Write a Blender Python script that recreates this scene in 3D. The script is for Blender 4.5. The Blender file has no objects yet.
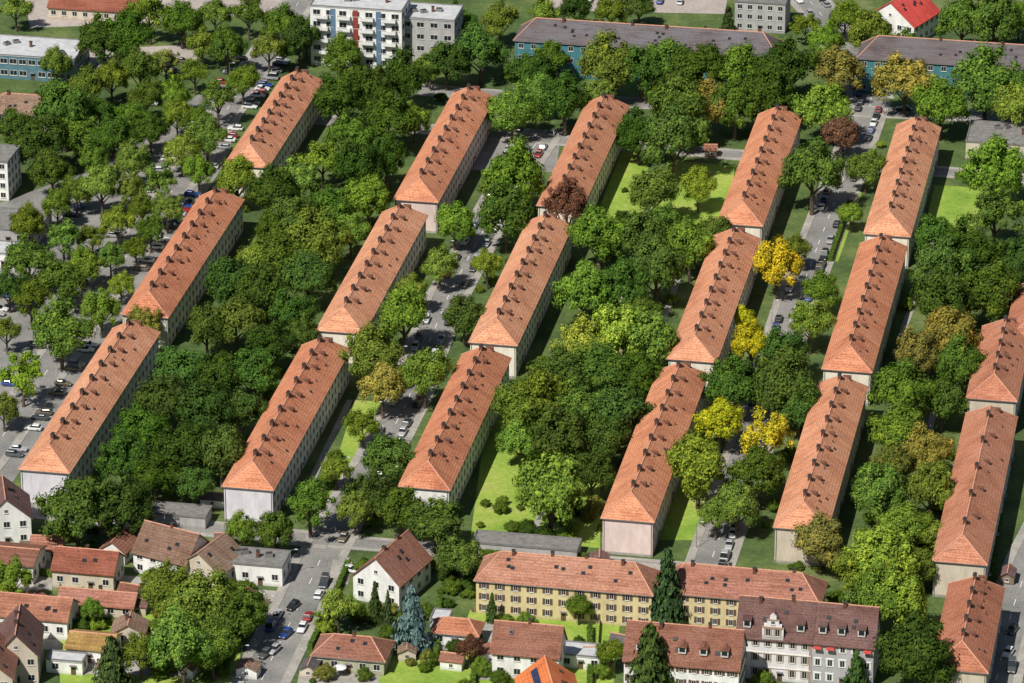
import bpy, math, random, bmesh
from mathutils import Vector, Matrix
random.seed(11)
R=random.random; U=random.uniform
scene=bpy.context.scene; COL=scene.collection
scene.view_settings.view_transform='Standard'
try: scene.view_settings.look='None'
except: pass
scene.view_settings.exposure=0
# ---------------- camera / survey -----------------
P=math.radians(24); F=4500.0; S=4.0; D=F/S
CAM=Vector((0,-D*math.cos(P),D*math.sin(P)))
FW=Vector((0,math.cos(P),-math.sin(P))); UP=Vector((0,math.sin(P),math.cos(P))); RT=Vector((1,0,0))
def G(u,v,z=0.0):
    d=FW*F+RT*(u-512)+UP*(341.5-v)
    return CAM+d*((z-CAM.z)/d.z)
def sc(v): return S*(v+1662)/2003.0
TH=math.radians(10.7)
A=Vector((math.sin(TH),math.cos(TH),0)); B=Vector((math.cos(TH),-math.sin(TH),0))
cd=bpy.data.cameras.new("camera"); cam=bpy.data.objects.new("camera",cd); COL.objects.link(cam)
cam.location=CAM; cam.rotation_euler=(math.pi/2-P,0,0)
cd.lens=F/1024*36; cd.sensor_width=36; cd.clip_start=10; cd.clip_end=30000
scene.camera=cam
# ---------------- light -----------------
sd=Vector((-0.60,-0.80,0)).normalized(); el=math.radians(51)
sv=Vector((sd.x*math.cos(el),sd.y*math.cos(el),math.sin(el)))
sl=bpy.data.lights.new("sun","SUN"); sl.energy=5.0; sl.angle=math.radians(0.5); sl.color=(1,0.96,0.88)
so=bpy.data.objects.new("sun",sl); COL.objects.link(so); so.rotation_euler=sv.to_track_quat('Z','Y').to_euler(); so.location=(0,0,600)
w=bpy.data.worlds.new("World"); scene.world=w; w.use_nodes=True
nt=w.node_tree; bg=nt.nodes['Background']; sky=nt.nodes.new('ShaderNodeTexSky'); sky.sky_type='NISHITA'; sky.sun_disc=False
sky.sun_elevation=el; sky.sun_rotation=math.radians(216.9)
nt.links.new(sky.outputs[0],bg.inputs[0]); bg.inputs[1].default_value=0.05
# ---------------- materials -----------------
def newmat(n):
    m=bpy.data.materials.new(n); m.use_nodes=True
    t=m.node_tree; return m,t,t.nodes,t.links,t.nodes['Principled BSDF']
def noise(N,L,vec,scale,det=4,rough=.6):
    n=N.new('ShaderNodeTexNoise'); n.inputs['Scale'].default_value=scale; n.inputs['Detail'].default_value=det; n.inputs['Roughness'].default_value=rough
    L.new(vec,n.inputs['Vector']); return n.outputs['Fac']
def ramp(N,L,fac,stops):
    r=N.new('ShaderNodeValToRGB'); e=r.color_ramp.elements
    while len(e)<len(stops): e.new(.5)
    for i,(p,c) in enumerate(stops):
        e[i].position=p; e[i].color=(*c,1) if len(c)==3 else c
    L.new(fac,r.inputs[0]); return r.outputs[0]
def mix(N,L,mode,fac,a,b):
    m=N.new('ShaderNodeMix'); m.data_type='RGBA'; m.blend_type=mode
    if isinstance(fac,float): m.inputs[0].default_value=fac
    else: L.new(fac,m.inputs[0])
    for s,v in ((6,a),(7,b)):
        if isinstance(v,tuple): m.inputs[s].default_value=(*v,1)
        else: L.new(v,m.inputs[s])
    return m.outputs[2]
def coords(N): 
    return N.new('ShaderNodeTexCoord').outputs['Object']
def scaled(N,L,vec,s,rnd=False):
    mp=N.new('ShaderNodeMapping'); mp.inputs['Scale'].default_value=s; L.new(vec,mp.inputs['Vector'])
    if rnd:
        oi=N.new('ShaderNodeObjectInfo'); ml=N.new('ShaderNodeMath'); ml.operation='MULTIPLY'; ml.inputs[1].default_value=300
        L.new(oi.outputs['Random'],ml.inputs[0]); L.new(ml.outputs[0],mp.inputs['Location'])
    return mp.outputs[0]
def bump(N,L,h,b,st=.4,dist=.05):
    n=N.new('ShaderNodeBump'); n.inputs['Strength'].default_value=st; n.inputs['Distance'].default_value=dist
    L.new(h,n.inputs['Height']); L.new(n.outputs[0],b.inputs['Normal'])
_mc={}
def plain(name,c,rough=.8,var=.25,scale=.6,metal=0):
    if name in _mc: return _mc[name]
    m,t,N,L,b=newmat(name)
    v=scaled(N,L,coords(N),(1,1,1),True)
    f=noise(N,L,v,scale,6,.65)
    lo=tuple(x*(1-var) for x in c); hi=tuple(min(1,x*(1+var)) for x in c)
    L.new(ramp(N,L,f,[(.3,lo),(.7,hi)]),b.inputs['Base Color']); b.inputs['Roughness'].default_value=rough
    b.inputs['Metallic'].default_value=metal
    _mc[name]=m; return m
def wallmat(name,c):
    if name in _mc: return _mc[name]
    m,t,N,L,b=newmat(name)
    co=coords(N); v=scaled(N,L,co,(1,1,.35),True)
    f=noise(N,L,v,.5,6,.7)
    lo=tuple(x*.78 for x in c); hi=tuple(min(1,x*1.08) for x in c)
    col=ramp(N,L,f,[(.3,lo),(.62,hi)])
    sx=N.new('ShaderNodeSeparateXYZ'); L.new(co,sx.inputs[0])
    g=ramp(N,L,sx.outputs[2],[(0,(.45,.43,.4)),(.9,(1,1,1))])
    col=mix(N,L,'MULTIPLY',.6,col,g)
    L.new(col,b.inputs['Base Color']); b.inputs['Roughness'].default_value=.9
    _mc[name]=m; return m
def roofmat(name,c,pale=.2,dark=.4,spk=1.0):
    if name in _mc: return _mc[name]
    m,t,N,L,b=newmat(name)
    co=coords(N); v=scaled(N,L,co,(1,1,1),True)
    n1=noise(N,L,v,.12,6,.65)
    oi=N.new('ShaderNodeObjectInfo')
    ob=ramp(N,L,oi.outputs['Random'],[(0,(.84,.80,.78)),(.5,(1,1,1)),(1,(1.05,1.12,1.14))])
    base=ramp(N,L,n1,[(.3,(c[0]*.76,c[1]*.7,c[2]*.7)),(.5,c),(.7,(min(1,c[0]*1.08),min(1,c[1]*(1+pale)),min(1,c[2]*(1+pale)+.02)))])
    col=mix(N,L,'MULTIPLY',1.0,base,ob)
    n2=noise(N,L,v,3.8,5,.82)
    m2=ramp(N,L,n2,[(.34,(.3,.25,.23)),(.46,(.92,.92,.92)),(.58,(1.05,1.05,1.05)),(.7,(1.5,1.5,1.5))])
    col=mix(N,L,'MULTIPLY',.8*spk,col,m2)
    vo=N.new('ShaderNodeTexVoronoi'); vo.inputs['Scale'].default_value=4.6; L.new(v,vo.inputs['Vector'])
    sp=N.new('ShaderNodeSeparateColor'); L.new(vo.outputs['Color'],sp.inputs[0])
    pc=ramp(N,L,sp.outputs[0],[(.0,(.45,.4,.36)),(.25,(.95,.95,.95)),(.8,(1.05,1.05,1.05)),(1,(1.5,1.5,1.5))])
    col=mix(N,L,'MULTIPLY',.65*spk,col,pc)
    sx=N.new('ShaderNodeSeparateXYZ'); L.new(co,sx.inputs[0])
    wv=N.new('ShaderNodeMath'); wv.operation='MULTIPLY'; wv.inputs[1].default_value=14; L.new(sx.outputs[2],wv.inputs[0])
    sn=N.new('ShaderNodeMath'); sn.operation='SINE'; L.new(wv.outputs[0],sn.inputs[0])
    bs=ramp(N,L,sn.outputs[0],[(0,(.7,.66,.66)),(.5,(1,1,1))])
    col=mix(N,L,'MULTIPLY',.5,col,bs)
    n3=noise(N,L,scaled(N,L,v,(.14,1.3,.14)),1.0,6,.72)
    st=ramp(N,L,n3,[(.38,(.5,.4,.37)),(.52,(1,1,1))])
    col=mix(N,L,'MULTIPLY',.55,col,st)
    L.new(col,b.inputs['Base Color']); b.inputs['Roughness'].default_value=.85
    bump(N,L,n2,b,.7,.2)
    _mc[name]=m; return m
def groundmat(name,stops,scale=.05,b2=.8):
    m,t,N,L,b=newmat(name)
    co=coords(N)
    f=noise(N,L,co,scale,8,.65); col=ramp(N,L,f,stops)
    f2=noise(N,L,co,b2,5,.7); m2=ramp(N,L,f2,[(.3,(.6,.6,.6)),(.7,(1.2,1.2,1.2))])
    L.new(mix(N,L,'MULTIPLY',.7,col,m2),b.inputs['Base Color']); b.inputs['Roughness'].default_value=.95
    bump(N,L,f2,b,.5,.1)
    return m
M_ground=groundmat("garden_ground",[(.35,(.045,.08,.02)),(.5,(.08,.13,.03)),(.62,(.14,.18,.05)),(.75,(.26,.23,.14))])
M_lawn=groundmat("lawn_grass",[(.3,(.16,.28,.03)),(.45,(.24,.37,.045)),(.58,(.33,.42,.07)),(.72,(.42,.40,.15))],.07,.9)
M_asph=groundmat("asphalt",[(.3,(.17,.165,.16)),(.5,(.25,.242,.23)),(.7,(.33,.315,.295))],.08,1.5)
M_pave=groundmat("paving_slabs",[(.3,(.28,.26,.235)),(.7,(.45,.42,.38))],.2,1.2)
M_pale=groundmat("pale_gravel",[(.3,(.36,.31,.28)),(.7,(.5,.44,.4))],.1,1.2)
M_white=plain("white_paint",(.78,.78,.76),.6,.08)
M_glass,_t,_N,_L,_b=newmat("window_glass"); _b.inputs['Base Color'].default_value=(.02,.025,.03,1); _b.inputs['Roughness'].default_value=.12
M_frame=plain("window_frame",(.62,.61,.58),.6,.1)
M_dark=plain("dark_metal",(.045,.04,.037),.7,.2)
M_zinc=plain("zinc_gutter",(.2,.19,.19),.5,.2)
M_door=plain("door_wood",(.12,.07,.04),.6,.2)
M_brick=plain("chimney_brick",(.13,.055,.035),.9,.4,3)
M_ridge=plain("ridge_tile",(.6,.3,.2),.85,.3,2)
M_flatgrey=plain("gravel_flat_roof",(.2,.19,.18),.95,.35,.8)
M_flatlight=plain("light_flat_roof",(.5,.51,.52),.9,.2,.5)
M_shut=plain("shutter_wood",(.14,.07,.04),.8,.2)
M_bark=plain("bark",(.09,.065,.045),.95,.4,2)
M_rubber=plain("rubber",(.02,.02,.02),.8,.1)
M_red=plain("red_awning_cloth",(.42,.05,.04),.8,.15)
def objcol(name,rough,leaf=False):
    m,t,N,L,b=newmat(name); oi=N.new('ShaderNodeObjectInfo')
    if not leaf:
        L.new(oi.outputs['Color'],b.inputs['Base Color']); b.inputs['Roughness'].default_value=rough
        b.inputs['Coat Weight'].default_value=.6
        return m
    ge=N.new('ShaderNodeNewGeometry')
    r1=ramp(N,L,ge.outputs['Random Per Island'],[(0,(.55,.62,.58)),(.5,(1,1,.95)),(1,(1.75,1.55,1.1))])
    n=noise(N,L,coords(N),5.0,3)
    r2=ramp(N,L,n,[(.32,(.6,.7,.7)),(.68,(1.4,1.28,1.05))])
    c=mix(N,L,'MULTIPLY',1.0,oi.outputs['Color'],r1); c=mix(N,L,'MULTIPLY',.85,c,r2)
    N.remove(b); df=N.new('ShaderNodeBsdfDiffuse'); tr=N.new('ShaderNodeBsdfTranslucent'); ms=N.new('ShaderNodeMixShader'); ms.inputs[0].default_value=.12
    L.new(c,df.inputs[0]); c2=mix(N,L,'MULTIPLY',1.0,c,(1.3,1.4,.5)); L.new(c2,tr.inputs[0])
    L.new(df.outputs[0],ms.inputs[1]); L.new(tr.outputs[0],ms.inputs[2])
    out=[x for x in N if x.type=='OUTPUT_MATERIAL'][0]; L.new(ms.outputs[0],out.inputs[0]); return m
M_leaf=objcol("foliage",.8,True); M_paint=objcol("car_paint",.3)
# ---------------- mesh builder -----------------
class MB:
    def __init__(s): s.v=[];s.f=[];s.m=[]
    def poly(s,pts,mat=0):
        i=len(s.v); s.v+= [tuple(p) for p in pts]; s.f.append(tuple(range(i,i+len(pts)))); s.m.append(mat)
    def box(s,x0,x1,y0,y1,z0,z1,mat=0,tx=0,ty=0):
        i=len(s.v)
        s.v+=[(x0,y0,z0),(x1,y0,z0),(x1,y1,z0),(x0,y1,z0),(x0+tx,y0+ty,z1),(x1-tx,y0+ty,z1),(x1-tx,y1-ty,z1),(x0+tx,y1-ty,z1)]
        for q in ((3,2,1,0),(4,5,6,7),(0,1,5,4),(1,2,6,5),(2,3,7,6),(3,0,4,7)):
            s.f.append(tuple(i+k for k in q)); s.m.append(mat)
    def cone(s,p,q,r0,r1,n=7,mat=0):
        p=Vector(p);q=Vector(q); d=(q-p).normalized(); a=d.orthogonal().normalized(); b=d.cross(a); i=len(s.v)
        for c,r in((p,r0),(q,r1)):
            for k in range(n):
                t=2*math.pi*k/n; s.v.append(tuple(c+a*math.cos(t)*r+b*math.sin(t)*r))
        for k in range(n):
            j=(k+1)%n; s.f.append((i+k,i+j,i+n+j,i+n+k)); s.m.append(mat)
        s.f.append(tuple(i+n+k for k in range(n))); s.m.append(mat)
        s.f.append(tuple(i+k for k in reversed(range(n)))); s.m.append(mat)
    def extr(s,prof,y0,y1,mat=0,emat=None):
        n=len(prof); i=len(s.v); emat=mat if emat is None else emat
        for y in (y0,y1):
            for (x,z) in prof: s.v.append((x,y,z))
        for k in range(n):
            j=(k+1)%n; s.f.append((i+k,i+j,i+n+j,i+n+k)); s.m.append(mat)
        s.f.append(tuple(i+k for k in reversed(range(n)))); s.m.append(emat)
        s.f.append(tuple(i+n+k for k in range(n))); s.m.append(emat)
    def mesh(s,name,mats,swap=False):
        v=[(y,-x,z) for x,y,z in s.v] if swap else s.v
        me=bpy.data.meshes.new(name); me.from_pydata(v,[],s.f); 
        for m in mats: me.materials.append(m)
        me.polygons.foreach_set('material_index',s.m); me.update(); return me
def obj(name,data,parent=None,loc=(0,0,0),rz=0,scale=None,**kw):
    o=bpy.data.objects.new(name,data); COL.objects.link(o)
    if parent: o.parent=parent
    o.location=loc; o.rotation_euler=(0,0,rz)
    if scale: o.scale=scale
    for k,v in kw.items():
        if k=='color': o.color=v
        else: o[k]=v
    return o
# ---------------- ground, streets -----------------
def sheet(name,pts,z,mat,**kw):
    mb=MB(); mb.poly([(p[0],p[1],z) for p in pts]); me=mb.mesh(name,[mat])
    if me.polygons[0].normal.z<0: me.flip_normals()
    return obj(name,me,kind="structure",**kw)
sheet("ground",[(-6000,-3000),(6000,-3000),(6000,9000),(-6000,9000)],0,M_ground,label="gardens and soil between the housing blocks",category="ground")
def px(l): return [G(u,v) for u,v in l]
def offs(pts,o):
    out=[]
    for i,p in enumerate(pts):
        a=pts[max(0,i-1)]; b=pts[min(len(pts)-1,i+1)]; d=(b-a).normalized(); n=Vector((d.y,-d.x,0)); out.append(p+n*o)
    return out
def strip(name,pts,o0,o1,z,mat,h=0,**kw):
    a=offs(pts,o0); b=offs(pts,o1); mb=MB()
    for i in range(len(pts)-1):
        q=[a[i],b[i],b[i+1],a[i+1]]
        top=[Vector((p.x,p.y,z+h)) for p in q]; mb.poly(top)
        if h:
            for s0,s1 in((0,3),(1,2)):
                mb.poly([(q[s0].x,q[s0].y,z),(q[s1].x,q[s1].y,z),tuple(top[s1]),tuple(top[s0])])
    me=mb.mesh(name,[mat])
    bm=bmesh.new(); bm.from_mesh(me); bmesh.ops.remove_doubles(bm,verts=bm.verts,dist=.001); bmesh.ops.recalc_face_normals(bm,faces=bm.faces)
    if bm.faces and sum(f.normal.z for f in bm.faces)<0: bmesh.ops.reverse_faces(bm,faces=bm.faces)
    bm.to_mesh(me); bm.free()
    return obj(name,me,kind="structure",**kw)
zl=[0.02]
def street(pts,w,pv=2.0,dash=True):
    p=px(pts); z=zl[0]; zl[0]+=.006
    strip("road",p,-w/2,w/2,z,M_asph,label="grey asphalt residential street",category="road")
    for s in(-1,1):
        if pv: strip("pavement",p,s*w/2,s*(w/2+pv),0.0,M_pave,h=.12+z*.2,label="pale paved footway with kerb",category="pavement")
    if dash:
        mb=MB()
        for i in range(len(p)-1):
            d=p[i+1]-p[i]; L=d.length; d.normalize(); n=Vector((d.y,-d.x,0)); t=2
            while t<L-3:
                a=p[i]+d*t; b=a+d*3; mb.poly([(*(a-n*.08).xy,z+.01),(*(a+n*.08).xy,z+.01),(*(b+n*.08).xy,z+.01),(*(b-n*.08).xy,z+.01)]); t+=9
        obj("road_marking",mb.mesh("road_marking",[M_white]),kind="structure",label="white dashed centre line on asphalt",category="road marking")
    return p
sheet("car_park",px([(-60,560),(-60,225),(90,170),(205,90),(262,60),(222,168),(122,320),(14,480)]),.012,M_asph,label="asphalt parking strip beside the tree avenue",category="car park")
sheet("car_park",px([(20,-30),(330,-30),(300,10),(130,24),(30,28)]),.012,M_pale,label="pale paved yard beside low commercial buildings",category="car park")
sheet("car_park",px([(86,50),(200,44),(196,62),(80,74)]),.010,M_pale,label="pale paved yard among trees",category="car park")
sheet("car_park",px([(480,138),(560,142),(556,172),(470,170)]),.010,M_asph,label="paved yard with parked cars",category="car park")
sheet("car_park",px([(540,-20),(730,-20),(725,14),(545,10)]),.012,M_pale,label="pale paved car park behind the teal building",category="car park")
S1=street([(545,130),(513,178),(478,240),(450,292),(428,345),(408,400),(378,458),(345,512),(322,556)],7.5)
S1b=street([(322,556),(302,600),(276,650),(252,700)],8.5,2.2)
S2=street([(872,100),(845,175),(818,245),(797,300),(780,352),(762,410),(742,470),(722,530),(708,570)],7.5)
S0=street([(-60,520),(0,440),(60,352),(122,262),(180,180),(225,112),(262,60),(300,0)],7)
C1=street([(300,118),(480,134),(640,147),(860,165),(1060,182)],5,1.5,False)
C2=street([(-40,500),(60,514),(200,528),(330,541)],5,1.5,False)
C3=street([(330,541),(480,553),(720,572)],4.5,1.2,False)
S3=street([(1060,500),(1030,560),(1012,610),(1003,650),(992,700)],7)
T1=street([(790,-20),(818,10),(845,50),(872,100)],9)
T2=street([(420,90),(560,100),(760,108),(872,112),(1060,120)],6,1.5,False)
def lawn(l,lab="bright sunlit mown lawn"): 
    zl[0]+=.0005; sheet("lawn",px(l),.004+zl[0]*.05,M_lawn,label=lab,category="lawn")
lawn([(622,150),(650,153),(640,240),(590,232)])
lawn([(668,160),(735,166),(725,245),(640,240)])
lawn([(935,185),(985,188),(975,232),(925,225)])
lawn([(490,395),(600,400),(600,548),(470,540)])
lawn([(840,190),(862,192),(838,262),(826,258)])
lawn([(470,610),(620,622),(612,700),(440,700)],"sunlit garden lawn between houses")
lawn([(380,655),(470,660),(460,700),(360,700)],"sunlit garden lawn between houses")
lawn([(355,400),(385,402),(350,500),(325,498)])
lawn([(665,440),(720,445),(700,540),(655,540)])
lawn([(60,590),(240,600),(240,690),(60,690)],"worn garden lawn among houses")
zt=.03
for l in [[(20,560),(56,556),(52,590),(14,590)],[(0,620),(64,622),(60,650),(0,648)],[(120,575),(150,578),(146,600),(116,598)],[(425,636),(475,640),(470,652),(420,648)],[(548,640),(600,645),(598,665),(545,660)],[(300,668),(380,672),(378,690),(296,690)],[(70,655),(180,660),(176,676),(66,674)],[(333,560),(352,562),(348,585),(328,582)],[(600,560),(800,575),(798,592),(598,580)],[(205,585),(285,592),(276,604),(200,600)],[(480,622),(496,622),(492,680),(470,680)]]:
    zt+=.004; sheet("terrace",px(l),zt,M_pave,label="pale paved terrace beside a house",category="terrace")
for l in [[(350,400),(300,505)],[(640,262),(602,345)],[(590,400),(530,540)],[(560,230),(520,300)],[(935,240),(900,340)],[(690,245),(660,330)],[(940,390),(905,520)]]:
    p=px(l); strip("path",p,-.8,.8,.03,M_pave,label="narrow paved path between lawns",category="path")
# ---------------- building parts -----------------
TRIM=plain("pale_stone_trim",(.66,.62,.56),.9,.12)
def window_mesh(w,h,shut=False,name="window",sur=False):
    mb=MB(); t=.09
    mb.box(-w/2+t,w/2-t,-.02,.02,t,h-t,1)
    mb.box(-w/2,-w/2+t,-.06,.02,0,h); mb.box(w/2-t,w/2,-.06,.02,0,h)
    mb.box(-w/2+t,w/2-t,-.06,.02,h-t,h); mb.box(-w/2+t,w/2-t,-.06,.02,0,t)
    mb.box(-.035,.035,-.05,-.021,t,h-t)
    mb.box(-w/2-.08,w/2+.08,-.16,.02,-.09,-.003)
    if shut:
        mb.box(-w/2-.62,-w/2-.04,-.07,.02,0,h,2); mb.box(w/2+.04,w/2+.62,-.07,.02,0,h,2)
    if sur:
        mb.box(-w/2-.3,-w/2-.003,-.05,.02,-.003,h+.02,3); mb.box(w/2+.003,w/2+.3,-.05,.02,-.003,h+.02,3)
        mb.box(-w/2-.38,w/2+.38,-.14,.02,h+.023,h+.3,3)
    return mb.mesh(name,[M_frame,M_glass,M_shut,M_white if sur!=2 else STONE])
STONE=plain("sandstone_trim",(.38,.24,.18),.9,.2)
W_std=window_mesh(1.5,1.5); W_sh=window_mesh(1.0,1.5,True); W_big=window_mesh(2.2,1.6); W_sm=window_mesh(.9,.9); W_sur=window_mesh(1.1,1.75,sur=2); W_sur2=window_mesh(1.1,1.6,sur=1)
mb=MB(); mb.box(-.55,.55,-.05,.02,0,2.1); mb.box(-.7,.7,-.7,.02,2.2,2.3,1); mb.box(-.3,.3,-.07,-.052,1.2,1.9,2); DOOR=mb.mesh("door",[M_door,M_zinc,M_glass])
mb=MB(); mb.box(-.38,.38,-.62,.62,-1.4,1.0); mb.box(-.46,.46,-.7,.7,1.0,1.1,1)
for y in(-.3,.3): mb.cone((0,y,1.1),(0,y,1.4),.13,.11,6,1)
CHIM=mb.mesh("chimney",[M_brick,M_dark])
mb=MB(); mb.extr([(-.48,-.5),(.48,-.5),(.48,.5),(0,.82),(-.48,.5)],-.65,1.3,0,1); RD_=MB(); RD_.v=[(-y,x,z) for x,y,z in mb.v]; RD_.f=mb.f; RD_.m=mb.m
mb=MB(); mb.box(-.35,.35,-.35,.35,-1.2,1.0); mb.box(-.43,.43,-.43,.43,1.0,1.1,1); CHIMS=mb.mesh("chimney",[M_brick,M_dark])
mb=MB(); mb.box(-.45,.45,-.4,.4,-.3,.2); mb.box(-.37,.37,-.32,.32,.2,.24,1); HATCH=mb.mesh("roof_hatch",[M_dark,M_glass])
mb=MB(); mb.cone((0,0,-.3),(0,0,.5),.12,.12,6); mb.cone((0,0,.5),(0,0,.62),.2,.05,6); VENT=mb.mesh("roof_vent",[M_dark])
ROOFS=[roofmat("terracotta_roof",(.75,.30,.155)),roofmat("terracotta_roof_pale",(.78,.345,.19)),roofmat("terracotta_roof_deep",(.58,.23,.13))]
DORM=RD_.mesh("dormer",[M_brick,M_dark])
WALLS={'lav':wallmat("lavender_render",(.68,.66,.69)),'pink':wallmat("pink_render",(.72,.58,.54)),'cream':wallmat("cream_render",(.82,.76,.64)),'white':wallmat("white_render",(.82,.81,.78)),
 'yellow':wallmat("yellow_render",(.66,.55,.31)),'teal':wallmat("teal_render",(.06,.21,.25)),'grey':wallmat("grey_render",(.42,.41,.4)),'beige':wallmat("beige_render",(.6,.52,.42)),'lilac':wallmat("white_lilac_render",(.74,.71,.72)),'greylilac':wallmat("grey_lilac_render",(.44,.42,.44)),'olive':wallmat("olive_render",(.4,.4,.28)),'wood':wallmat("weathered_planks",(.22,.16,.11))}
FOOT=[]
def foot(c,rz,w,l): FOOT.append((c.copy(),rz,w,l))
def hip_roof(W,L,z0,rise,inset,mat,swap=False):
    mb=MB(); t=.22; x=W/2;y=L/2
    e=[(-x,-y),(x,-y),(x,y),(-x,y)]
    r0=(0,-y+inset,z0+rise); r1=(0,y-inset,z0+rise)
    E=[(a,b,z0) for a,b in e]; Eb=[(a,b,z0-t) for a,b in e]
    mb.poly([E[0],E[1],r0]); mb.poly([E[1],E[2],r1,r0]); mb.poly([E[2],E[3],r1]); mb.poly([E[3],E[0],r0,r1])
    for i in range(4):
        j=(i+1)%4; mb.poly([Eb[i],Eb[j],E[j],E[i]],1)
    mb.poly(list(reversed(Eb)),1)
    me=mb.mesh("roof",[mat,M_zinc],swap)
    rc=MB()
    for a,b in((E[0],r0),(E[1],r0),(E[2],r1),(E[3],r1),(r0,r1)): rc.cone(a,b,.15,.15,6)
    return me,rc.mesh("ridge_cap",[M_ridge],swap)
HE=9.0; RW=12.4
def row(FR,BR,wall,ri,name="apartment_block",he=HE,rise=4.7,W=RW,label="",nch=9,grp="parallel terracotta roofed apartment blocks"):
    p1=G(FR[0],FR[1],he); p2=G(BR[0],BR[1],he)
    L=(p2-p1).dot(A); mid=(p1+p2)/2; c=mid-B*(W/2); c.z=0
    top=obj(name,None,None,c,-TH,label=label,category="apartment block",group=grp)
    foot(c,-TH,W,L)
    w=W-1; l=L-1
    mb=MB(); mb.box(-w/2,w/2,-l/2,l/2,.6,he-.22); mb.box(-w/2-.05,w/2+.05,-l/2-.05,l/2+.05,0,.6,1)
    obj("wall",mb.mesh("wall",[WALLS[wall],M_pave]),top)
    rm,rc=hip_roof(W,L,he,rise,W*.4,ROOFS[ri])
    rf=obj("roof",rm,top); obj("ridge_cap",rc,rf)
    sl=rise/(W/2)
    sp=(L-7)/nch
    for i in range(nch):
        y=-L/2+5.2+sp*(i+.4)
        obj("chimney",CHIM,rf,(-.1,y,he+rise))
        obj("dormer",DORM,rf,(1.7,y+sp*.42,he+rise-1.7*sl))
        if R()<.45:
            d=U(2.9,4.8); h=obj("roof_hatch",HATCH,rf,(d,y+U(-3,3),he+rise-d*sl+.08)); h.rotation_euler=(0,math.atan(sl),0); h.scale=(.7,.7,.7)
        if R()<.5:
            d=U(.8,3.5); obj("roof_vent",VENT,rf,(d,y+U(-3,3),he+rise-d*sl))
    nw=int(l/3.3); n=0
    for fl in range(3):
        for i in range(nw):
            y=-l/2+ (i+.5)*l/nw
            if fl==0 and i%6==2: continue
            if n>=96: break
            obj("window",W_std,top,(w/2+.0,y,1.3+fl*2.72),math.pi/2); n+=1
    for i in range(nw):
        if i%6==2: obj("door",DOOR,top,(w/2+.05,-l/2+(i+.5)*l/nw,.1),math.pi/2)
    for x in(-w/2+.3,w/2-.3):
        mb=MB(); mb.cone((0,0,0),(0,0,he-.25),.07,.07,6); obj("downpipe",mb.mesh("downpipe",[M_zinc]),top,(x,-l/2-.12,0))
    return top
rows=[
 ((60,473),(170,333),'lav',1,"terracotta roofed long block with pale lavender end wall"),
 ((166,318),(247,200),'cream',0,"terracotta roofed long block with cream walls among trees"),
 ((266,168),(326,81),'cream',1,"terracotta roofed long block beside the tree avenue"),
 ((275,491),(350,349),'lav',0,"terracotta roofed long block with pale grey end wall"),
 ((361,334),(431,216),'cream',1,"terracotta roofed long block among dark courtyard trees"),
 ((441,203),(493,97),'pink',0,"terracotta roofed long block with pinkish end wall"),
 ((452,491),(510,358),'white',0,"terracotta roofed long block with off white end wall"),
 ((516,346),(575,225),'cream',1,"terracotta roofed long block beside a leafy courtyard"),
 ((582,209),(630,106),'cream',1,"terracotta roofed long block facing a sunlit lawn"),
 ((657,523),(706,374),'pink',0,"terracotta roofed long block with pink rendered end wall"),
 ((719,363),(759,239),'cream',1,"terracotta roofed long block beside yellow leaved trees"),
 ((768,227),(798,117),'cream',0,"terracotta roofed long block facing a quiet street"),
 ((827,532),(869,387),'beige',1,"terracotta roofed long block with beige end wall"),
 ((871,373),(909,247),'cream',0,"terracotta roofed long block by dense dark trees"),
 ((908,237),(944,128),'cream',1,"terracotta roofed long block facing a small lawn"),
 ((992,566),(1014,417),'beige',2,"beige block with darker red brown tiled roof"),
 ((1016,402),(1034,330),'beige',2,"short beige block with darker red brown roof"),
 ((990,674),(1004,588),'beige',2,"short beige block with tiled roof beside the road"),
 ((1052,345),(1066,290),'beige',2,"short beige block with darker red brown roof"),
]
for i,(a,b,wl,ri,lb) in enumerate(rows):
    row(a,b,wl,ri,label=lb,nch=9 if i<15 else 5)
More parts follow.
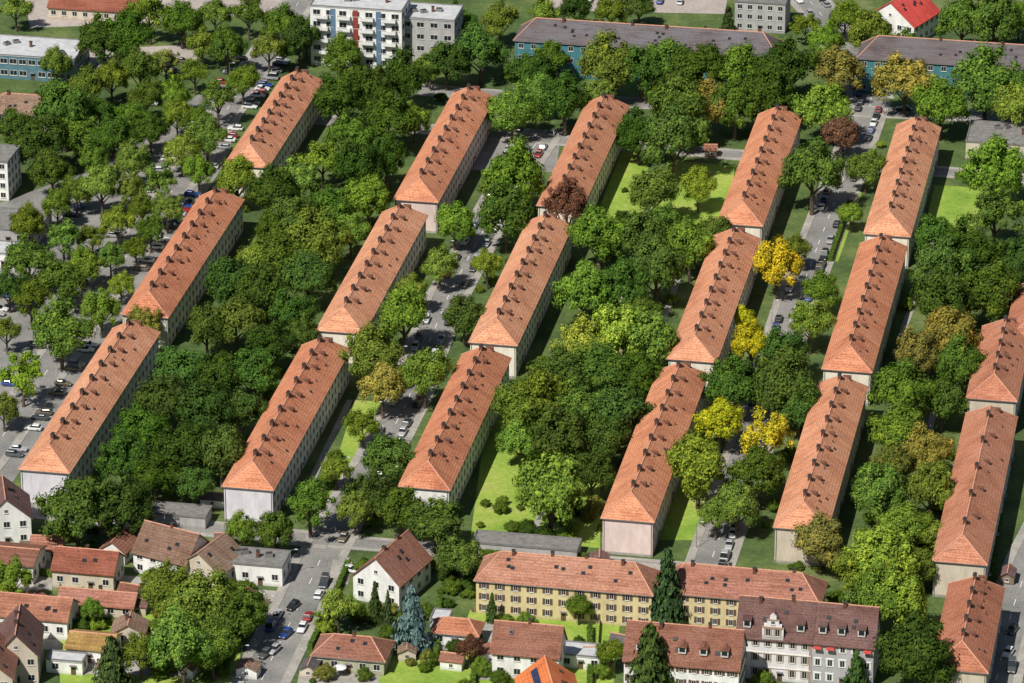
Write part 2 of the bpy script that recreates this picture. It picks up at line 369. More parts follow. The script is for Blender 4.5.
def house(name,FL,he,w,l,rise,wall,roof,ridge='x',kind='gable',rot=0,floors=2,ws=3.0,wm=None,nch=1,dorm=0,label="",cat="house",right=True,ov=.5,grp=None,hipin=None):
    fl=G(FL[0],FL[1],he); rz=-TH+math.radians(rot)
    ax=Vector((math.cos(rz),math.sin(rz),0)); ay=Vector((-math.sin(rz),math.cos(rz),0))
    c=fl+ax*(w/2)+ay*(l/2); c.z=0
    top=obj(name,None,None,c,rz,label=label,category=cat)
    if grp: top["group"]=grp
    foot(c,rz,w,l); wm=wm or W_std
    wmat=WALLS[wall] if isinstance(wall,str) else wall
    if ridge=='x': X,Y,swap=l,w,True
    else: X,Y,swap=w,l,False
    mb=MB()
    if kind=='flat': mb.box(-X/2,X/2,-Y/2,Y/2,0,he)
    elif kind=='gable': mb.extr([(-X/2,0),(X/2,0),(X/2,he-.25),(0,he+rise-.25),(-X/2,he-.25)],-Y/2,Y/2)
    else: mb.box(-X/2,X/2,-Y/2,Y/2,0,he-.22)
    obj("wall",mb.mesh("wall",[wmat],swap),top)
    if kind=='flat':
        mb=MB(); mb.box(-X/2-.15,X/2+.15,-Y/2-.15,Y/2+.15,he,he+.18)
        mb.box(-X/2-.15,-X/2+.15,-Y/2-.15,Y/2+.15,he+.18,he+.45,1); mb.box(X/2-.15,X/2+.15,-Y/2-.15,Y/2+.15,he+.18,he+.45,1)
        mb.box(-X/2+.15,X/2-.15,-Y/2-.15,-Y/2+.15,he+.18,he+.45,1); mb.box(-X/2+.15,X/2-.15,Y/2-.15,Y/2+.15,he+.18,he+.45,1)
        rf=obj("roof",mb.mesh("roof",[roof,M_zinc],swap),top)
        if w>12 and he>4:
            mb=MB(); mb.box(-.9,.9,-.7,.7,0,.9); mb.box(-.7,.7,-.5,.5,.9,1.0,1); bx=mb.mesh("ventilation_unit",[M_zinc,M_dark])
            for i in range(3): obj("ventilation_unit",bx,rf,(U(-.4,.4)*w,U(-.3,.3)*l,he+.18),U(0,1))
    elif kind=='gable':
        s=rise/(X/2); o=ov; mb=MB(); t=.25
        mb.extr([(-X/2-o,he-o*s),(0,he+rise),(X/2+o,he-o*s),(X/2+o,he-o*s-t),(0,he+rise-t-.02),(-X/2-o,he-o*s-t)][::-1],-Y/2-.35,Y/2+.35)
        rf=obj("roof",mb.mesh("roof",[roof],swap),top)
        mb=MB(); mb.cone((0,-Y/2-.36,he+rise),(0,Y/2+.36,he+rise),.14,.14,6); obj("ridge_cap",mb.mesh("ridge_cap",[M_ridge],swap),rf)
    else:
        rm,rc=hip_roof(X+2*ov,Y+2*ov,he,rise,hipin if hipin else (X/2+ov)*.85,roof,swap)
        rf=obj("roof",rm,top); obj("ridge_cap",rc,rf)
    s=rise/(X/2) if rise else 0
    for i in range(nch):
        t=(i+.5)/nch-.5+U(-.04,.04); off=U(-.8,.8)
        if kind=='flat': loc=(w*t,0,he+.8)
        else:
            z=he+rise-abs(off)*s
            loc=(w*t*.8,off,z) if ridge=='x' else (off,l*t*.8,z)
        obj("chimney",CHIMS,rf,loc)
    if kind!='flat' and rise>2.5:
        for i in range(int(w*l/45)):
            q=U(.25,.7)*X/2; z=he+rise-q*s+.07; a=U(-.38,.38)*Y
            if ridge=='x': h=obj("skylight",HATCH,rf,(a,-q,z)); h.rotation_euler=(math.atan(s),0,0)
            else: h=obj("skylight",HATCH,rf,(q,a,z)); h.rotation_euler=(0,math.atan(s),0)
    if dorm:
        mb=MB(); mb.box(-.8,.8,-1.0,1.4,-.3,1.3,0); mb.box(-.6,.6,-1.06,-1.002,.15,1.1,1); mb.extr([(-1.0,1.25),(1.0,1.25),(0,1.95)],-1.25,2.2,2)
        dm=mb.mesh("dormer",[wmat,M_glass,roof])
        for i in range(dorm):
            t=(i+.5)/dorm-.5
            if ridge=='x': obj("dormer",dm,rf,(w*t*.92,-l/2+1.9,he+1.9*s-.1))
            else: obj("dormer",dm,rf,(w/2-1.9,l*t*.9,he+1.9*s-.1),math.pi/2)
    fh=he/max(1,floors); n=max(1,int(w/ws)); ns=max(1,int(l/ws))
    if floors:
        for f in range(floors):
            z=f*fh+fh*.33
            for i in range(n):
                if f==0 and i==n//2 and n>1: continue
                obj("window",wm,top,((i+.5)*w/n-w/2,-l/2,z))
            if right:
                for i in range(ns): obj("window",wm,top,(w/2,(i+.5)*l/ns-l/2,z),math.pi/2)
        if ridge=='y' and kind=='gable' and rise>3: obj("window",W_sm,top,(0,-l/2,he+rise*.25))
        if n>1: obj("door",DOOR,top,((n//2+.5)*w/n-w/2,-l/2,.05))
    return top,rf,rz
RB=roofmat("red_brown_roof",(.32,.14,.09)); RD=roofmat("dark_brown_roof",(.21,.115,.10)); RO=roofmat("orange_red_roof",(.5,.19,.10)); RG=roofmat("dark_grey_roof",(.15,.13,.135),spk=.4); RW_=roofmat("weathered_brown_roof",(.3,.19,.13)); RM=roofmat("mossy_ochre_roof",(.42,.26,.08)); RR=roofmat("bright_red_roof",(.72,.08,.06),spk=.3); RNEW=roofmat("new_orange_roof",(.8,.23,.07),.1,.1,.4)
RWT=roofmat("weathered_tile_roof",(.47,.21,.13)); RWT2=roofmat("red_tile_roof",(.40,.165,.11)); RWT3=roofmat("brick_red_roof",(.36,.12,.07))
house("apartment_house",(476,580),8.2,39,11,4.8,'yellow',RWT,'x','hip',floors=3,ws=3.3,wm=W_sh,nch=4,label="long yellow rendered house with brown shutters and tiled roof",cat="apartment house")
house("apartment_house",(660,592),7.6,35,11,4.8,'yellow',RWT2,'x','hip',floors=3,ws=3.3,wm=W_sh,nch=4,label="long yellow house with red tiled roof beside dark conifer",cat="apartment house")
# ornate town house pair
t,rf,rz=house("town_house",(737,634),10.5,16,11,6.5,'lilac',RD,'x','gable',floors=3,ws=2.6,wm=W_sur,nch=2,label="white lilac town house with slim ornate stepped gable",cat="town house",right=False)
mb=MB(); mb.extr([(-2.3,-.5),(2.3,-.5),(2.3,2.4),(1.9,2.4),(1.9,3.2),(1.3,3.2),(1.3,4.2),(.7,4.2),(.7,5.1),(0,5.8),(-.7,5.1),(-.7,4.2),(-1.3,4.2),(-1.3,3.2),(-1.9,3.2),(-1.9,2.4),(-2.3,2.4)],-.35,.15,0); mb.extr([(-2.2,1.8),(2.2,1.8),(0,4.6)],.16,5,1); obj("gable_bay",mb.mesh("gable_bay",[WALLS['lilac'],RD]),t,(-.3,-5.5,10.5))
for x in(-1,1): obj("window",W_sur,t,(-.3+x,-5.87,10.9))
obj("window",W_sm,t,(-.3,-5.87,13.7))
for a,b_,zz in((-2.45,2.45,12.95),(-1.45,1.45,14.75)):
    mb=MB(); mb.box(a,b_,-.14,0,0,.2); obj("cornice",mb.mesh("cornice",[STONE]),t,(-.3,-5.87,zz))
mb=MB(); mb.box(-.8,.8,-1.0,2,-.3,1.5,0); mb.box(-.6,.6,-1.06,-1.002,.15,1.2,1); mb.box(-1,1,-1.3,2.4,1.5,1.65,2); dmm=mb.mesh("dormer",[WALLS['white'],M_glass,RD])
for x in (-6,5.5): obj("dormer",dmm,rf,(x,-3.8,12.2))
for z in(3.15,6.65): 
    mb=MB(); mb.box(-8,8,-.18,-.01,0,.2); obj("cornice",mb.mesh("cornice",[TRIM]),t,(0,-5.5,z-.1))
mb=MB(); mb.box(-.15,.15,-.12,-.01,0,10.2)
for x in(-7.8,7.7): obj("pilaster",mb.mesh("pilaster",[STONE]),t,(x,-5.5,0))
c0=G(737,634,10.5)+B*16.01; d_=c0-CAM
uu=512+F*d_.dot(RT)/d_.dot(FW); vv=341.5-F*d_.dot(UP)/d_.dot(FW)
t2,rf2,_=house("town_house",(uu+.4,vv),10.45,13.2,11,6.45,'greylilac',RD,'x','gable',floors=3,ws=2.6,wm=W_sur2,nch=1,label="grey town house with red awnings and dormers",cat="town house")
for x in (-4.5,-.5,3.8): obj("dormer",dmm,rf2,(x,-3.8,12.2))
mb=MB(); mb.extr([(-.85,0),(.85,0),(.85,.06),(-.85,.06)],-.9,0,0)
mb.v=[(x,y,z+ (y*.55)) for x,y,z in mb.v]; AW=mb.mesh("awning",[M_red])
for x,z in((-5.3,8.9),(-2.6,8.9),(2.7,5.5),(5.3,8.9)): obj("awning",AW,t2,(x,-5.66,z+.5))
house("town_house",(624,658),9.5,24.5,11,6.2,'white',RB,'x','gable',floors=3,ws=2.6,wm=W_sh,nch=2,dorm=5,label="white town house with red brown tiled roof and dormers",cat="town house")
house("detached_house",(353,574),6.2,11.5,15,5.4,'white',RB,'y','gable',rot=-16,floors=2,ws=3.6,nch=2,label="white detached house with red brown gable roof")
house("bungalow",(313,655),3.6,15.5,9,3.2,'olive',RB,'x','hip',floors=1,nch=1,label="low olive rendered house with hipped brown roof")
house("weathered_house",(133,550),5.5,14,11,5,'white',RW_,'x','gable',rot=-18,floors=2,nch=1,label="house with weathered brown tiled roof and white walls")
house("weathered_house",(178,563),4.6,11,11,4,'beige',RW_,'y','gable',rot=-18,floors=1,nch=0,label="annexe with weathered brown gable roof")
house("flat_roofed_house",(223,563),4.8,13.5,8,0,'white',M_flatgrey,kind='flat',floors=1,ws=3,nch=1,label="white house with grey flat roof beside the street")
house("detached_house",(52,568),4.8,14,9,3.2,'beige',RWT3,'x','gable',floors=1,nch=1,label="low house with brick red tiled gable roof")
house("garden_house",(58,600),3.2,17,6,1.8,'beige',RWT2,'x','gable',floors=1,nch=1,label="long low outbuilding with orange red roof")
house("detached_house",(-22,612),5,20,9,3,'white',RWT,'x','gable',floors=1,nch=1,label="white house with shallow orange tiled roof")
house("detached_house",(-18,520),7,11,12,5,'white',RD,'y','gable',rot=20,floors=2,nch=1,label="white house with steep dark brown roof")
house("detached_house",(-28,560),5,14,10,1.5,'white',RB,'x','gable',floors=1,nch=0,label="white walled house with shallow roof")
house("detached_house",(-5,655),7.5,9,14,5,'beige',RD,'y','gable',rot=12,floors=2,nch=2,label="house with steep dark brown gable roof")
house("detached_house",(-40,678),7.5,11,14,5,'beige',RB,'y','gable',rot=12,floors=2,nch=2,label="house with red brown gable roof and chimneys")
house("garden_house",(66,646),3.6,10,8,1.6,'white',RM,'x','gable',floors=1,nch=0,label="low outbuilding with mossy ochre roof")
house("garden_house",(112,632),3.2,7,6,2,'beige',RW_,'y','gable',rot=8,floors=1,nch=1,label="small outbuilding with weathered brown roof")
house("garden_house",(100,548),3.4,6,7,2.2,'white',RB,'y','gable',rot=-10,floors=1,nch=1,label="small white annexe with red brown roof")
house("garden_house",(30,548),3.2,7,6,1.8,'white',RWT2,'x','gable',rot=6,floors=1,nch=0,label="small white annexe with red tiled roof")
house("glass_conservatory",(46,660),3,8,4,0,'white',M_flatlight,kind='flat',floors=1,nch=0,label="small conservatory with pale flat roof",cat="conservatory")
house("detached_house",(492,650),6.5,14.5,8.5,5,'white',RB,'x','gable',floors=2,ws=3.5,nch=1,label="white house with red brown saddle roof")
t,rf,rz=house("detached_house",(524,704),6,12,12,4.6,'white',RNEW,'y','gable',rot=18,floors=2,nch=0,label="white house with bright orange roof carrying solar panels")
mb=MB(); mb.box(-.8,.8,-1.3,1.3,.08,.16); SOL=mb.mesh("solar_panel",[plain("solar_cell",(.03,.04,.09),.2,.2)])
for j in range(3):
    d=2.6; s_=4.6/6
    o=obj("solar_panel",SOL,rf,(-d,-3.2+j*2.8,6+4.6-d*s_+.1)); o.rotation_euler=(0,-math.atan(s_),0)
house("garden_house",(432,632),3.2,10,6,2.4,'white',RO,'x','hip',floors=1,nch=0,label="small white house with hipped orange roof")
house("garden_house",(430,620),3.0,4,5,0,'white',M_flatlight,kind='flat',floors=1,nch=0,label="small white garage with flat roof")
house("garage_row",(472,543),2.8,24,6,0,'grey',M_flatgrey,kind='flat',floors=0,nch=0,label="long grey garage row with flat roof",cat="garage")
house("garage_row",(150,514),2.8,13,6,0,'grey',M_flatgrey,kind='flat',floors=0,nch=0,label="grey garage row with flat roof",cat="garage")
house("annexe",(560,655),3,9,6,0,'white',M_flatlight,kind='flat',floors=1,nch=0,label="white annexe with pale flat roof")
SH=[(478,655),(590,560),(1000,575),(215,540),(300,668),(705,150),(722,290),(585,655),(440,660),(200,498),(236,668),(20,600),(130,606),(610,600),(150,640),(95,668),(178,668),(398,652),(610,640),(118,590),(240,598)]
for i,(u,v) in enumerate(SH):
    house("garden_shed",(u,v),2.3,U(3,6),U(3,4),1,random.choice(['wood','white','beige']),random.choice([RB,RG,RW_,RD]),random.choice('xy'),'gable',rot=U(-15,15),floors=1,ws=9,wm=W_sm,nch=0,ov=.2,label="small garden shed with pitched roof among shrubs",cat="shed",grp="garden sheds behind the houses",right=False)
# top zone
wb,_,_=house("modern_apartment_building",(310,6),18,27,13,0,'white',M_flatlight,kind='flat',floors=5,ws=3.4,wm=W_big,nch=2,label="white five storey flat roofed building with balconies",cat="apartment building")
house("modern_apartment_building",(400,18),14.5,16,13,0,'grey',M_flatlight,kind='flat',floors=4,ws=3.4,wm=W_big,nch=1,label="grey four storey flat roofed wing with wide windows",cat="apartment building")
mb=MB(); mb.box(-1.9,1.9,-1.4,-.02,0,.15); mb.box(-1.9,1.9,-1.45,-1.4,.15,1.1,1); mb.box(-1.9,-1.85,-1.4,-.02,.15,1.1,1); mb.box(1.85,1.9,-1.4,-.02,.15,1.1,1)
BALC=mb.mesh("balcony",[M_pave,M_white])
for f in range(1,5):
    for x in(-10,-3.4,3.4,10): obj("balcony",BALC,wb,(x,-6.5,f*3.6+.3))
MBL=plain("blue_grey_cladding",(.12,.2,.3),.5,.1); MRD=plain("dark_red_panel",(.3,.05,.04),.5,.1)
mb=MB(); mb.box(-.75,.75,-.07,-.01,0,17)
for x,m_ in((-6.75,MBL),(-.1,MRD),(6.65,MBL)): obj("facade_panel",mb.mesh("facade_panel",[m_]),wb,(x,-6.5,.6))
house("teal_apartment_house",(515,40),10.5,76,12,5,'teal',RG,'x','hip',floors=3,ws=3.6,nch=6,label="long teal rendered apartment house with dark grey roof",cat="apartment house")
house("teal_apartment_house",(858,58),10.5,64,12,5,'teal',RG,'x','hip',floors=3,ws=3.6,nch=5,label="teal rendered apartment house with dark roof behind trees",cat="apartment house")
house("detached_house",(866,16),6.5,16,16,6,'white',RR,'y','gable',rot=-22,floors=2,nch=1,label="white house with bright red tiled gable roof")
house("office_building",(735,2),9,15,12,0,'grey',M_flatgrey,kind='flat',floors=3,nch=1,label="grey flat roofed block",cat="office building")
house("commercial_building",(48,6),4,26,10,2.5,'beige',RWT3,'x','gable',floors=1,nch=1,label="low building with red tiled roof beside pale yard",cat="commercial building")
house("commercial_building",(-20,54),7,28,16,0,plain("blue_panel",(.1,.2,.26),.4,.2),M_flatlight,kind='flat',floors=2,ws=2.6,wm=W_big,nch=1,label="commercial building with blue glass facade and pale flat roof",cat="commercial building")
house("apartment_house",(-16,112),6.5,20,11,4,'beige',RW_,'x','hip',floors=2,nch=2,label="beige house with weathered brown hipped roof",cat="apartment house")
house("apartment_house",(-36,160),11,12,12,0,'white',M_flatgrey,kind='flat',floors=4,nch=1,label="white flat roofed apartment house",cat="apartment house")
house("workshop",(-22,228),4,16,14,0,'grey',M_flatgrey,kind='flat',floors=1,nch=0,label="low workshop with grey flat roof",cat="workshop")
house("workshop",(-30,252),4,14,8,0,'white',M_flatlight,kind='flat',floors=1,nch=0,label="low white workshop with pale roof",cat="workshop")
house("workshop",(966,142),5,30,16,0,'beige',M_flatgrey,kind='flat',floors=1,nch=1,label="low building with dark gravel flat roof",cat="workshop")
# ---------------- trees -----------------
def rv():
    while True:
        v=Vector((U(-1,1),U(-1,1),U(-1,1)))
        if .01<v.length<1: return v.normalized()
bm=bmesh.new(); bmesh.ops.create_icosphere(bm,subdivisions=1,radius=1); ICO=([v.co.copy() for v in bm.verts],[tuple(v.index for v in f.verts) for f in bm.faces]); bm.free()
def leafq(mb,p,n,s):
    a=n.orthogonal().normalized(); a.rotate(Matrix.Rotation(U(0,6.28),3,n)) ; b=n.cross(a)
    a*=s; b*=s*U(.55,.9)
    mb.poly([p-a*.9,p+b*.8,p+a,p-b*.8])
def crown(seed,ncl=80,leaf=.040,dens=310,lo=.52,hi=.84):
    random.seed(seed); mb=MB(); cl=[]
    asx=U(.88,1.12); dome=U(.85,1.15)
    bough=[(rv(),U(.84,1.08)) for _ in range(6)]
    for i in range(ncl):
        d=rv(); 
        if d.z<-.4: d.z=-d.z*.5
        k=1.0
        for bd,bs in bough:
            if d.dot(bd)>.75: k=bs
        r=U(lo,hi)*k if i>ncl*.18 else U(0,.4)
        cl.append((Vector((d.x*r*asx,d.y*r/asx,d.z*r*dome)),U(.11,.25)))
    for c,cr in cl:
        i=len(mb.v)
        for v in ICO[0]: mb.v.append(tuple(c+v*cr*.7*U(.85,1.1)))
        for f in ICO[1]: mb.f.append(tuple(i+k for k in f)); mb.m.append(0)
        near=[(c2,(r2*.75)**2) for c2,r2 in cl if c2 is not c and (c2-c).length<cr*1.15+r2]
        for k in range(int(dens*(cr/.28)**2)):
            u=rv(); 
            p=c+u*cr*U(.72,1.25)
            if p.length<.38 or p.z<-.62: continue
            if any((p-c2).length_squared<r2 for c2,r2 in near): continue
            n=(u*.6+p.normalized()*.85+rv()*.6+Vector((0,0,.2))).normalized()
            leafq(mb,p,n,leaf*U(.5,1.35))
    return mb.mesh("crown",[M_leaf])
CR=[crown(100+i,ncl=72+6*(i%4)) for i in range(10)]
CRo=[crown(200+i,ncl=48,dens=250,lo=.4) for i in range(4)]
def conifer(seed):
    random.seed(seed); mb=MB()
    mb.cone((0,0,-.1),(0,0,.9),.5,.05,8)
    tiers=15
    for t in range(tiers):
        z=t/tiers; r=(1-z)**.8
        nb=int(8+14*(1-z))
        for b in range(nb):
            an=U(0,6.28); rr=r*U(.8,1.15); 
            for k in range(18):
                q=U(.2,1); p=Vector((math.cos(an)*rr*q,math.sin(an)*rr*q,z-.05*q+U(-.02,.02)))
                p+=Vector((U(-.07,.07),U(-.07,.07),0))*(1+q)
                n=(Vector((math.cos(an)*.7,math.sin(an)*.7,.9))+rv()*.5).normalized()
                leafq(mb,p,n,.08*U(.6,1.2))
    return mb.mesh("crown",[M_leaf])
CON=[conifer(300+i) for i in range(3)]
def trunk(seed):
    random.seed(seed); mb=MB(); mb.cone((0,0,-.02),(0.01,0,.28),.035,.025,8); mb.cone((.01,0,.26),(U(-.03,.03),U(-.03,.03),.62),.025,.01,7)
    for i in range(5):
        a=i*1.26+U(-.3,.3); z=U(.2,.34); mb.cone((0,0,z),(math.cos(a)*U(.18,.28),math.sin(a)*U(.18,.28),z+U(.18,.3)),.016,.006,6)
    return mb.mesh("trunk",[M_bark])
TK=[trunk(400+i) for i in range(3)]
random.seed(5)
PAL={'d':(.062,.115,.024),'g':(.120,.192,.034),'l':(.20,.285,.045),'y':(.44,.41,.03),'o':(.20,.21,.06),'p':(.13,.07,.045),'b':(.10,.15,.15),'c':(.055,.095,.035)}
LB={'d':"broadleaf tree with dense dark green crown",'g':"broadleaf tree with rounded mid green crown",'l':"tree with light yellowish green foliage",'y':"tree with bright golden yellow foliage",'o':"tree with olive tinged crown",'p':"small tree with reddish brown foliage",'b':"blue grey spruce in a garden",'c':"tall dark green conifer beside a house"}
TREES=[];NT=0
def clear(p,m):
    for c,rz,w,l in FOOT:
        d=p-c; x=d.x*math.cos(rz)+d.y*math.sin(rz); y=-d.x*math.sin(rz)+d.y*math.cos(rz)
        if abs(x)<w/2+m and abs(y)<l/2+m:
            ex=w/2+m-abs(x); ey=l/2+m-abs(y)
            if ex<ey: x=math.copysign(w/2+m,x)
            else: y=math.copysign(l/2+m,y)
            p=Vector((c.x+x*math.cos(rz)-y*math.sin(rz),c.y+x*math.sin(rz)+y*math.cos(rz),0))
    return p
def tree(u,v,d,t='g',tall=1.0,lift=0):
    global NT
    Rr=d/2/sc(v)
    col=PAL[t]; k=U(.7,1.35) if t!='y' else U(.85,1.05); col=(col[0]*k*U(.85,1.2),col[1]*k,col[2]*k*U(.8,1.3),1)
    if t in'bc':
        H=max(2*Rr*1.35,6)*tall; p=G(u,v,H*.4); p.z=0; p=clear(p,1.2)
        top=obj("conifer_tree",None,None,p,U(0,6),label=LB[t],category="tree",group="garden conifers")
        obj("trunk",TK[0],top,scale=(H*.5,H*.5,H*.6))
        obj("crown",CON[NT%3],top,(0,0,H*.08),0,(Rr,Rr,H*.95),color=col)
    else:
        tall*=U(.9,1.22)
        H=2*Rr*.95*tall+1.8+lift; zc=H-Rr*.95*tall; p=G(u,v,zc); p.z=0; p=clear(p,min(2.8,Rr*.42))
        top=obj("broadleaf_tree",None,None,p,U(0,6.28),label=LB[t],category="tree",group="broadleaf trees between the apartment blocks")
        obj("trunk",TK[NT%3],top,scale=(H*.9,H*.9,H*.95))
        m=random.choice(CR if R()<.85 or t=='d' else CRo)
        obj("crown",m,top,(0,0,zc),0,(Rr*1.06,Rr*1.06,Rr*1.03*tall),color=col)
    TREES.append((p,Rr)); NT+=1
TL="""15,8,35,g;105,42,46,d;128,40,44,d;150,12,38,g;182,22,40,g;166,62,34,o;196,72,32,g;216,14,36,g;250,12,32,g;228,48,36,g;202,44,34,g;283,28,36,d;268,50,34,g;300,40,34,d;243,82,34,g;218,98,36,g;90,88,38,g;112,78,36,g;140,72,36,d;
62,112,52,d;38,142,58,d;14,128,36,d;78,138,46,g;52,172,38,d;132,162,36,g;160,182,38,g;180,152,38,g;197,172,34,g;206,140,34,g;102,188,36,g;76,192,34,g;142,208,30,g;166,210,30,g;118,224,34,g;92,238,32,g;62,238,40,g;28,262,46,g;62,282,46,g;30,300,42,g;84,268,36,g;112,258,30,g;136,248,26,g;62,332,56,g;100,310,38,g;22,376,48,l;4,410,30,g;150,314,38,o;8,330,30,g;30,220,32,g;52,205,30,g;178,118,34,g;150,130,38,d;130,118,34,g;115,140,36,d;145,98,34,g;172,96,32,g;100,116,34,d;
95,160,34,g;130,190,28,g;196,118,28,g;150,232,26,g;10,290,34,d;120,285,28,g;
345,62,44,g;370,92,50,d;404,78,40,d;340,100,48,d;388,122,48,d;352,138,44,g;322,160,46,g;358,168,46,d;388,158,34,d;300,182,42,g;272,192,50,d;238,182,40,g;294,220,48,d;332,212,46,d;368,200,48,g;350,232,36,g;318,244,58,g;280,254,50,d;306,276,50,d;262,296,50,d;230,284,48,d;294,312,46,d;236,322,48,g;268,346,48,d;206,332,40,d;300,338,36,d;180,372,48,d;216,374,48,d;252,376,48,d;162,402,48,d;202,412,56,d;240,412,46,d;142,434,56,d;182,450,56,d;222,452,44,d;124,462,44,d;154,478,50,d;196,486,36,d;258,262,40,g;276,228,36,d;
76,512,62,d;120,508,58,d;240,532,34,g;276,532,38,g;310,502,54,g;335,470,30,g;
480,52,50,d;446,62,46,d;462,30,36,d;500,22,36,g;512,112,46,g;540,95,34,g;514,176,54,g;506,216,50,d;454,226,40,g;440,266,34,g;464,318,40,d;404,318,50,g;370,354,56,g;426,374,50,g;384,388,42,o;386,460,50,g;362,425,34,g;372,496,44,d;434,522,50,d;400,512,40,d;462,560,42,d;498,190,30,g;355,510,34,g;486,268,28,g;412,290,30,g;
606,66,56,g;640,70,46,d;664,66,52,g;700,68,54,d;740,72,56,g;784,70,56,d;838,72,50,o;868,34,42,g;826,40,34,g;806,26,30,g;530,74,40,d;565,102,42,d;680,106,54,d;706,108,50,o;736,108,46,g;764,96,46,d;824,110,54,g;675,140,60,d;640,135,38,d;600,98,34,g;904,60,44,g;
655,192,46,g;600,238,56,g;638,240,56,d;662,222,40,g;690,248,52,g;656,268,54,d;586,292,56,g;622,290,44,d;700,186,30,l;
582,348,52,l;616,340,54,l;650,342,48,g;640,318,46,g;600,372,54,g;562,378,54,d;540,402,54,g;640,378,46,d;520,412,54,g;580,410,54,g;560,440,54,d;620,412,52,d;520,442,48,g;600,442,48,d;550,492,72,g;592,476,40,d;645,420,34,g;
814,172,56,d;840,135,36,p;866,168,38,g;778,266,52,y;812,322,46,g;822,290,38,g;750,342,42,y;742,318,26,y;786,352,42,d;782,386,54,d;730,386,52,d;720,422,50,y;768,440,54,y;700,466,56,l;756,474,54,d;800,408,40,d;738,508,44,g;716,512,34,g;822,542,52,o;712,232,36,g;852,214,26,g;795,250,30,g;
904,84,64,o;940,104,54,g;986,84,66,g;1012,120,44,g;962,22,46,g;994,20,46,g;1018,16,34,g;996,216,56,g;970,254,56,d;992,170,56,g;942,266,48,d;936,236,38,d;988,292,56,d;944,304,54,d;950,336,52,o;918,352,46,o;962,368,44,d;900,394,62,g;942,400,46,d;900,434,56,g;890,466,46,o;878,494,56,g;926,452,44,o;932,490,44,g;902,526,54,g;940,534,40,g;880,562,62,l;900,602,54,l;852,572,50,l;928,566,44,g;878,600,50,g;918,656,66,d;1015,260,40,d;
200,604,62,g;168,590,50,g;182,646,58,g;214,650,50,g;246,608,44,g;228,622,46,d;142,654,36,g;338,606,40,l;16,580,38,g;612,652,28,g;580,600,24,g;460,648,24,p;92,610,22,g;
545,14,34,g;575,8,34,d;610,10,30,g;640,8,30,d;845,20,30,g;56,64,28,g;320,36,28,d;345,52,34,g;415,120,30,g;430,66,30,g;550,60,30,g;1005,350,34,g"""
for e in TL.replace("\n","").split(";"):
    a=e.split(","); u,v,d=float(a[0]),float(a[1]),float(a[2])
    f=U(1.04,1.24)
    if a[3]=='y': f=1.04
    if a[3]=='d': f+=.07
    if u<215 and 60<v<430 and u+ (v-60)*.55<330: f*=.99
    tree(u+U(-1.5,1.5),v+U(-1.5,1.5),d*f,a[3])
tree(566,204,44,'p',1.0,5.5)
for u,v,d,t,ta in [(412,624,44,'b',1.2),(375,606,16,'c',1.7),(388,612,12,'c',1.5),(668,592,44,'c',1.45),(651,668,62,'c',1.05),(112,668,44,'c',1),(856,676,30,'c',1.2),(492,610,14,'c',1.2),(455,20,22,'c',1.3),(728,30,24,'c',1.3)]:
    tree(u,v,d,t,ta)
# shrubs
random.seed(21)
road_pts=[]
for s in (S0,S1,S1b,S2,S3,C1,C2,T1,T2,C3):
    for i in range(len(s)-1):
        n=int((s[i+1]-s[i]).length/3)+1
        for k in range(n): road_pts.append(s[i].lerp(s[i+1],k/n))
def near_road(p,d): 
    return any((p-q).length_squared<d*d for q in road_pts)
def inside(p,m=.8):
    for c,rz,w,l in FOOT:
        d=p-c; x=d.x*math.cos(rz)+d.y*math.sin(rz); y=-d.x*math.sin(rz)+d.y*math.cos(rz)
        if abs(x)<w/2+m and abs(y)<l/2+m: return True
    return False
n=0;tries=0
while n<297 and tries<6000:
    tries+=1
    if n<190: u=U(-10,1030) if n%2 else U(-10,640); v=U(495,690)
    else: u=U(200,1030); v=U(40,560)
    p=G(u,v); 
    if near_road(p,7) or inside(p,1.5): continue
    r=U(.9,2.9); t=random.choice('gggldog' if n<190 else 'ggdlg'); c=PAL[t]; k=U(.6,1.1)
    obj("garden_shrub",random.choice(CR),None,(p.x,p.y,r*.55),U(0,6),(r,r,r*U(.7,1.1)),color=(c[0]*k,c[1]*k,c[2]*k,1),label="leafy rounded garden shrub beside a lawn",category="shrub",group="garden shrubs")
    n+=1
def hedge(a,b,h=1.6,w=1.2):
    p=G(*a);q=G(*b); L=(q-p).length; mb=MB(); mb.box(0,L,-w*.42,w*.42,0,h*.93)
    for i in range(int(L*34)):
        f=R()
        if f<.45: pt=Vector((U(0,L),U(-w/2,w/2),h)); nn=Vector((0,0,1))
        elif f<.9: s=random.choice((-1,1)); pt=Vector((U(0,L),s*w/2,U(0,h))); nn=Vector((0,s,0))
        else: s=random.choice((0,1)); pt=Vector((L*s,U(-w/2,w/2),U(0,h))); nn=Vector((s*2-1,0,0))
        leafq(mb,pt+rv()*.1,(nn+rv()*.6).normalized(),U(.15,.32))
    obj("hedge",mb.mesh("hedge",[M_leaf]),None,p,math.atan2(q.y-p.y,q.x-p.x),color=(.08,.14,.03,1),label="clipped green hedge bordering a garden",category="hedge",group="clipped garden hedges")
for a,b in [((348,566),(326,620)),((326,620),(310,650)),((600,560),(480,556)),((440,600),(436,660)),((480,640),(472,690)),((246,620),(226,668)),((60,620),(140,628)),((955,178),(1020,186)),((590,630),(590,690)),((1000,520),(990,580)),((40,575),(130,590)),((830,262),(850,205))]:
    hedge(a,b)
